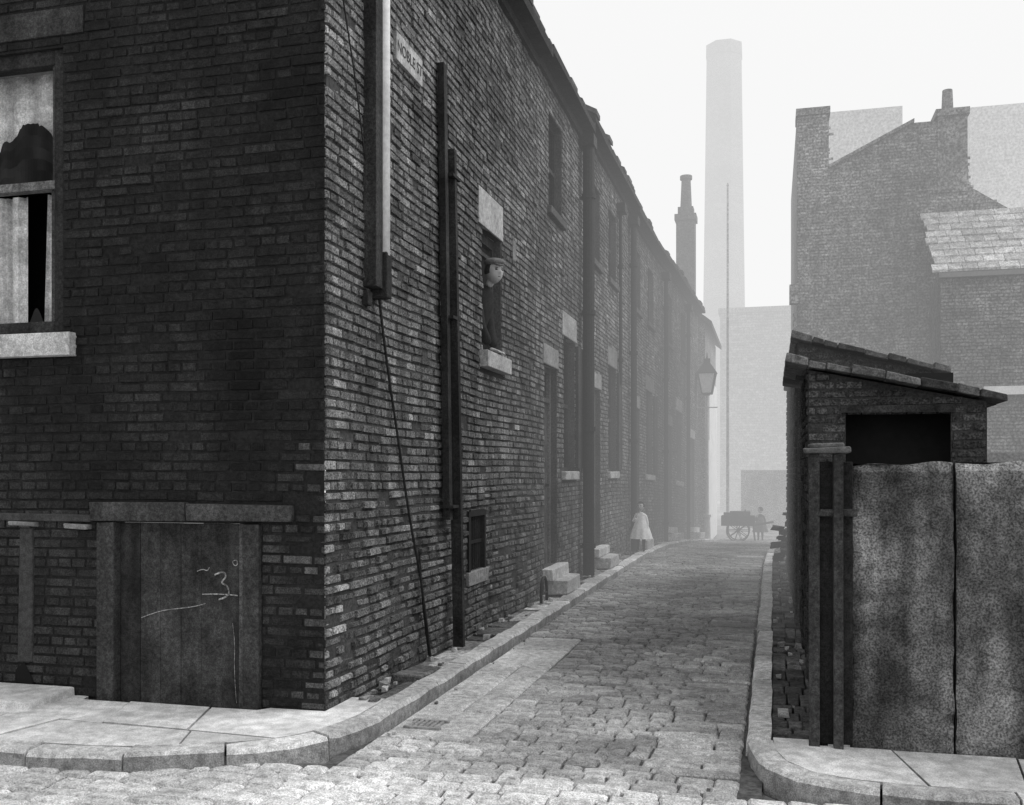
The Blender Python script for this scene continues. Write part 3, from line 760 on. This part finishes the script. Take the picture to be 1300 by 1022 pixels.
mb.cyl((-2.75,33,10.35),(-2.75,33,11.3),.19,.15,12,0,.4); mb.cyl((-2.75,33,11.3),(-2.75,33,11.42),.2,.2,12,0,.4)
mb.build('chimney_stack',[m_far],lh)
sl=empty('street_lamp',(-1.83,29.2,-.44)); lx,ly=-1.83,29.2
mb=MB()
mb.cyl((lx,ly,-.46),(lx,ly,.3),.11,.09,12);mb.cyl((lx,ly,.3),(lx,ly,.38),.12,.12,12);mb.cyl((lx,ly,.38),(lx,ly,3.85),.06,.04,12)
mb.cyl((lx-.3,ly,3.5),(lx+.3,ly,3.5),.018,.018,8)
mb.build('column',[M('pale_iron',.5,n1=(2,.1),n2=(9,.1),bump=(9,0))],sl)
mb=MB()
def ring(z,r): return [(lx+r*c,ly+r*s,z) for c,s in ((-1,-1),(1,-1),(1,1),(-1,1))]
b=ring(3.9,.14);t_=ring(4.5,.25)
for i in range(4): mb.cyl(b[i],t_[i],.02,.02,6); mb.cyl(t_[i],t_[(i+1)%4],.025,.025,6); mb.cyl(b[i],b[(i+1)%4],.02,.02,6)
r1=ring(4.5,.29);r2=ring(4.8,.09);r3=ring(4.92,.09)
mb.hexa(r1+r2);mb.hexa(r2+r3);mb.cyl((lx,ly,4.92),(lx,ly,5.1),.03,.01,8);mb.cyl((lx,ly,3.85),(lx,ly,3.92),.08,.14,8)
mb.build('lantern_frame',[m_iron],sl)
mb=MB(); mb.hexa(ring(3.92,.125)+ring(4.49,.235),skip=(0,1)); mb.build('lantern_glass',[M('frosted_glass',.7,n1=(2,.1),n2=(9,.1),bump=(9,0),rough=.3)],sl)
mb=MB(); mb.cyl((-1.55,36.5,-.8),(-1.55,36.5,12.),.06,.035,10); mb.cyl((-1.55,36.5,12.),(-1.55,36.5,12.1),.05,.02,10); mb.build('telegraph_pole',[m_far2],None)
mb=MB(); mb.box(-3.0,14,60,75,-1,11.1,0,1.)
mb.box(-3.1,14.1,59.9,75.1,11.1,11.4,0,.95)
bricks(mb,lambda u,v,w:(u,59.99-w,v),-3,2.2,0,11.1,[],0,lambda u,v:R.uniform(.75,1.25),ch=.15,bl=.5,rough=.03)
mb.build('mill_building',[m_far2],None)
mb=MB()
for i in range(24):
    z0=-1+i*36.2/24; z1=z0+36.2/24; ra=1.98-.50*i/24; rb=1.98-.50*(i+1)/24
    mb.cyl((-3.75,81.7,z0),(-3.75,81.7,z1),ra,rb,8,0,R.uniform(.6,.8),cap=False)
mb.cyl((-3.75,81.7,35.2),(-3.75,81.7,36.2),1.53,1.51,8,0,.65)
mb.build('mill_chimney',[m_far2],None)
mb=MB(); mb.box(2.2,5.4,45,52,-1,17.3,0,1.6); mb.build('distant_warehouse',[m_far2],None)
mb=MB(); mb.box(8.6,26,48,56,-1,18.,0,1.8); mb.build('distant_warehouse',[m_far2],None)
mb=MB(); mb.box(-1.2,2.0,40.5,40.8,-1,1.7,0,.9); mb.build('end_wall',[m_far],None)

hc=empty('handcart',(-.9,31,-.5))
mb=MB(); cx,cy,cz=-.95,31.,-.52
mb.box(cx-.55,cx+.45,cy-.3,cy+.3,cz+.5,cz+.56);mb.box(cx-.55,cx+.45,cy-.33,cy-.3,cz+.5,cz+.8);mb.box(cx-.55,cx+.45,cy+.3,cy+.33,cz+.5,cz+.8)
mb.box(cx+.42,cx+.45,cy-.3,cy+.3,cz+.56,cz+.8);mb.box(cx-.55,cx-.52,cy-.3,cy+.3,cz+.56,cz+.8)
for s in (-.27,.27): mb.cyl((cx+.4,cy+s,cz+.52),(cx+1.0,cy+s,cz+.62),.025,.02,8)
mb.cyl((cx+.4,cy,cz+.5),(cx+.45,cy,cz),.03,.03,8)
for k in range(8): mb.box(cx-.5+R.uniform(0,.7),cx-.2+R.uniform(0,.5),cy-.2,cy+.15,cz+.6,cz+.75+R.uniform(.05,.25),0,R.uniform(.8,3),.03)
mb.build('body',[m_wood],hc)
mb=MB()
for s in (-.38,.38):
    n=20
    for i in range(n):
        a=2*math.pi*i/n;b=2*math.pi*(i+1)/n
        mb.cyl((cx-.05+.33*math.cos(a),cy+s,cz+.35+.33*math.sin(a)),(cx-.05+.33*math.cos(b),cy+s,cz+.35+.33*math.sin(b)),.022,.022,6)
    for i in range(10):
        a=2*math.pi*i/10; mb.cyl((cx-.05,cy+s,cz+.35),(cx-.05+.33*math.cos(a),cy+s,cz+.35+.33*math.sin(a)),.013,.010,6)
    mb.cyl((cx-.05,cy+s-.05,cz+.35),(cx-.05,cy+s+.05,cz+.35),.05,.05,10)
mb.build('wheels',[m_wood],hc)

# ------------------------------------------------------------ people
def skinfig(name,J,E,mat,parent,root):
    names=list(J); me=bpy.data.meshes.new(name)
    me.from_pydata([J[n][0] for n in names],[(names.index(a),names.index(b)) for a,b in E],[])
    me.materials.append(mat)
    o=bpy.data.objects.new(name,me); sc.collection.objects.link(o); setpar(o,parent)
    o.modifiers.new('Skin','SKIN').use_smooth_shade=True
    for i,n in enumerate(names):
        r=J[n][1]; r=(r,r) if not isinstance(r,tuple) else r
        me.skin_vertices[0].data[i].radius=r
        me.skin_vertices[0].data[i].use_root=(n==root)
    s=o.modifiers.new('Sub','SUBSURF'); s.levels=2; s.render_levels=2
    return o
def head(parent,c,yaw,s,pitch=0,hat=None,hair=True):
    bm=bmesh.new(); bmesh.ops.create_uvsphere(bm,u_segments=28,v_segments=20,radius=.5)
    for v in bm.verts:
        x,y,z=v.co
        w=.72 if z>0 else .72-.22*min(1,-z*2)**1.5
        v.co.x=x*w; v.co.y=y*(.86 if y<0 else .80)+(.03 if z<-.2 and y>0 else 0)
        v.co.z=z
        if y>.3 and -.12<z<.06 and abs(x)<.09: v.co.y+=.09*(1-abs(x)/.09)*(1-(z+.03)/.12 if z>-.03 else 1)
        if y>.25 and .02<z<.12 and .08<abs(x)<.24: v.co.y-=.035
        if y>.25 and -.27<z<-.21 and abs(x)<.13: v.co.y-=.025
    def add(nm,bmm,mat):
        m=bpy.data.meshes.new(nm); bmm.to_mesh(m); bmm.free(); m.materials.append(mat)
        m.polygons.foreach_set('use_smooth',[True]*len(m.polygons))
        o=bpy.data.objects.new(nm,m); sc.collection.objects.link(o)
        T=Matrix.Translation(c)@Matrix.Rotation(yaw,4,'Z')@Matrix.Rotation(pitch,4,'X')@Matrix.Scale(s,4)
        m.transform(T); setpar(o,parent); return o
    for sx in (-1,1):
        bmesh.ops.create_uvsphere(bm,u_segments=8,v_segments=6,radius=.09,matrix=Matrix.Translation((sx*.36,-.02,-.02))@Matrix.Diagonal((.4,.7,1,1)))
    add('head',bm,m_skin)
    bm=bmesh.new()
    for sx in (-1,1):
        bmesh.ops.create_uvsphere(bm,u_segments=8,v_segments=6,radius=.05,matrix=Matrix.Translation((sx*.15,.335,.05))@Matrix.Diagonal((1.2,1,.7,1)))
        bmesh.ops.create_uvsphere(bm,u_segments=8,v_segments=6,radius=.07,matrix=Matrix.Translation((sx*.15,.35,.13))@Matrix.Diagonal((1.2,.4,.25,1)))
    bmesh.ops.create_uvsphere(bm,u_segments=8,v_segments=6,radius=.08,matrix=Matrix.Translation((0,.345,-.24))@Matrix.Diagonal((1,.3,.22,1)))
    add('eyes_and_mouth',bm,m_hair)
    if hair:
        bm=bmesh.new(); bmesh.ops.create_uvsphere(bm,u_segments=24,v_segments=16,radius=.53)
        for v in bm.verts:
            x,y,z=v.co; v.co=(x*.76,y*.86-.03,z+.02)
            if y>.12 and z<.22: v.co.y*=.55
            if z<-.15 : v.co*=.8
        add('hair',bm,m_hair)
    if hat=='cap':
        bm=bmesh.new(); bmesh.ops.create_uvsphere(bm,u_segments=24,v_segments=12,radius=.5,matrix=Matrix.Translation((0,-.02,.38))@Matrix.Diagonal((.84,.98,.40,1)))
        bmesh.ops.create_uvsphere(bm,u_segments=20,v_segments=8,radius=.28,matrix=Matrix.Translation((0,.34,.27))@Matrix.Rotation(-.3,4,'X')@Matrix.Diagonal((.95,.6,.12,1)))
        add('flat_cap',bm,m_cap)
def hand(parent,c,fwd,up,s=1.):
    f=Vector(fwd).normalized();u=Vector(up).normalized();sd=f.cross(u).normalized(); c=Vector(c)
    J={'w':(tuple(c),.022*s),'p':(tuple(c+f*.045*s),(.034*s,.018*s)),'k':(tuple(c+f*.08*s),(.036*s,.014*s))}; E=[('w','p'),('p','k')]
    for i,(o,L) in enumerate(((-.03,.065),(-.01,.078),(.01,.072),(.03,.055))):
        a=c+f*.08*s+sd*o*s; b=a+f*L*.5*s; d=b+f*L*.4*s-u*.018*s
        J['a%d'%i]=(tuple(a),.009*s);J['b%d'%i]=(tuple(b),.009*s);J['c%d'%i]=(tuple(d),.007*s)
        E+=[('k','a%d'%i),('a%d'%i,'b%d'%i),('b%d'%i,'c%d'%i)]
    t=c+f*.025*s-sd*.035*s; J['t0']=(tuple(t),.011*s);J['t1']=(tuple(t+f*.035*s-sd*.025*s),.010*s);J['t2']=(tuple(t+f*.065*s-sd*.03*s),.008*s)
    E+=[('p','t0'),('t0','t1'),('t1','t2')]
    skinfig('hand',J,E,m_skin,parent,'w')
mn=empty('man_leaning_from_window',(-2.75,9.45,2.8))
J={'pel':((-3.1,9.54,2.6),(.17,.13)),'waist':((-3.0,9.54,2.9),(.17,.13)),'chest':((-2.88,9.52,3.2),(.19,.14)),'nb':((-2.81,9.5,3.39),(.13,.11)),'neck':((-2.74,9.47,3.48),.065),
 'sl':((-2.85,9.35,3.30),.085),'el':((-2.80,9.33,3.04),.07),'hl':((-2.72,9.42,2.87),.045),
 'sr':((-2.85,9.68,3.30),.085),'er':((-2.80,9.70,3.04),.07),'hr':((-2.72,9.60,2.87),.045)}
E=[('pel','waist'),('waist','chest'),('chest','nb'),('nb','neck'),('nb','sl'),('sl','el'),('el','hl'),('nb','sr'),('sr','er'),('er','hr')]
skinfig('coat',J,E,m_coat,mn,'pel')
skinfig('neck_skin',{'a':((-2.75,9.475,3.46),.042),'b':((-2.69,9.45,3.55),.042)},[('a','b')],m_skin,mn,'a')
hand(mn,(-2.72,9.42,2.835),(.5,.1,-.12),(.2,0,1),.85); hand(mn,(-2.72,9.60,2.835),(.5,-.1,-.12),(.2,0,1),.85)
head(mn,Vector((-2.67,9.43,3.60)),math.radians(-128),.235,hat='cap',pitch=-.05)
def child(name,X,Yc,zb,S,dm,am,yaw):
    cd=empty(name,(X,Yc,zb))
    q=lambda x,y,z:(X+x*S,Yc+y*S,zb+(z-.1)*S)
    J={'hip':(q(0,0,.55),(.075*S,.06*S)),'ch':(q(0,0,.72),(.085*S,.06*S)),'nb':(q(0,0,.80),.05*S),'nk':(q(0,0,.85),.032*S),
     's1':(q(-.09,.02,.78),.035*S),'e1':(q(-.15,-.02,.66),.028*S),'h1':(q(-.08,-.09,.74),.02*S),
     's2':(q(.09,0,.78),.035*S),'e2':(q(.13,-.02,.64),.028*S),'h2':(q(.13,-.06,.52),.02*S)}
    E=[('hip','ch'),('ch','nb'),('nb','nk'),('nb','s1'),('s1','e1'),('e1','h1'),('nb','s2'),('s2','e2'),('e2','h2')]
    skinfig('bodice_and_sleeves',J,E,am,cd,'hip')
    mb=MB(); n=36; prev=None
    for k,(z,r) in enumerate(((.78,.085),(.7,.105),(.6,.13),(.5,.165),(.4,.19),(.34,.205))):
        rg=[]
        for i in range(n):
            a=2*math.pi*i/n; rr=r*(1+.08*k/5*math.sin(9*a)); rg.append(len(mb.v)); mb.v.append(q(rr*math.cos(a)*1.05,rr*math.sin(a)*.8,z))
        if prev:
            for i in range(n): j=(i+1)%n; mb.f.append((prev[i],prev[j],rg[j],rg[i])); mb.m.append(0); mb.t.append(1.15)
        prev=rg
    mb.build('dress',[dm],cd,smooth=True)
    for s in (-1,1):
        skinfig('leg',{'h':(q(s*.05,0,.5),.05*S),'k':(q(s*.055,.01,.3),.036*S),'a':(q(s*.055,0,.15),.025*S),'f':(q(s*.06,-.02,.125),.026*S),'t':(q(s*.065,-.1,.118),.022*S)},[('h','k'),('k','a'),('a','f'),('f','t')],m_hair,cd,'h')
    hand(cd,q(-.08,-.09,.75),(.1,.1,1),(0,-1,.1),.6*S); hand(cd,q(.13,-.06,.52),(0,-.1,-1),(1,0,0),.6*S)
    head(cd,Vector(q(0,-.01,.96)),math.radians(yaw),.175*S)
child('child_in_white_pinafore',-2.42,18.8,.1,1.,m_white,m_whiteN,165)
child('child_by_handcart',-.35,31.6,-.51,1.1,m_slate,m_coat,100)

# ------------------------------------------------------------ haze (mist over the lane; constant glow added for scattered skylight)
bpy.ops.mesh.primitive_cube_add(size=1,location=(10,70,20)); hz=bpy.context.object; hz.name='haze'; hz.scale=(300,122,60)
hm=bpy.data.materials.new('haze'); hm.use_nodes=True; nt=hm.node_tree; nt.nodes.clear()
DEN=.0155
o=nt.nodes.new('ShaderNodeOutputMaterial'); va=nt.nodes.new('ShaderNodeVolumeAbsorption'); va.inputs['Density'].default_value=DEN; va.inputs['Color'].default_value=(0,0,0,1)
em=nt.nodes.new('ShaderNodeEmission'); em.inputs['Strength'].default_value=DEN*.93  # emission imitates skylight scattered inside the haze
ad=nt.nodes.new('ShaderNodeAddShader'); nt.links.new(va.outputs[0],ad.inputs[0]); nt.links.new(em.outputs[0],ad.inputs[1])
nt.links.new(ad.outputs[0],o.inputs['Volume']); hz.data.materials.append(hm)

# ------------------------------------------------------------ light
EL,AZ=math.radians(50),math.radians(62)
w=bpy.data.worlds.new('World'); sc.world=w; w.use_nodes=True; nt=w.node_tree
bg=nt.nodes['Background']; sk=nt.nodes.new('ShaderNodeTexSky'); sk.sky_type='NISHITA'; sk.sun_disc=False; sk.sun_elevation=EL; sk.sun_rotation=AZ
sk.dust_density=6; sk.air_density=2
bw=nt.nodes.new('ShaderNodeRGBToBW'); nt.links.new(sk.outputs[0],bw.inputs[0])
m1=nt.nodes.new('ShaderNodeMath'); m1.operation='MULTIPLY_ADD'; m1.inputs[1].default_value=.12; m1.inputs[2].default_value=6.1
nt.links.new(bw.outputs[0],m1.inputs[0]); nt.links.new(m1.outputs[0],bg.inputs['Color']); bg.inputs['Strength'].default_value=.15
sd=bpy.data.lights.new('sun','SUN'); sd.energy=3.7; sd.angle=math.radians(32); sd.color=(1,1,1)
so=bpy.data.objects.new('sun',sd); sc.collection.objects.link(so)
dv=Vector((math.sin(AZ)*math.cos(EL),math.cos(AZ)*math.cos(EL),math.sin(EL)))
so.rotation_euler=dv.to_track_quat('Z','Y').to_euler(); so.location=(20,10,30)
sc.view_settings.view_transform='Standard'; sc.view_settings.look='None'; sc.view_settings.exposure=0
cam=bpy.data.cameras.new('camera'); co=bpy.data.objects.new('camera',cam); sc.collection.objects.link(co)
co.location=(0,0,1.6); co.rotation_euler=(math.pi/2,0,math.radians(14.79)); cam.sensor_width=36; cam.lens=34.615; cam.shift_y=.0685; cam.clip_end=1500; cam.clip_start=.05
sc.camera=co
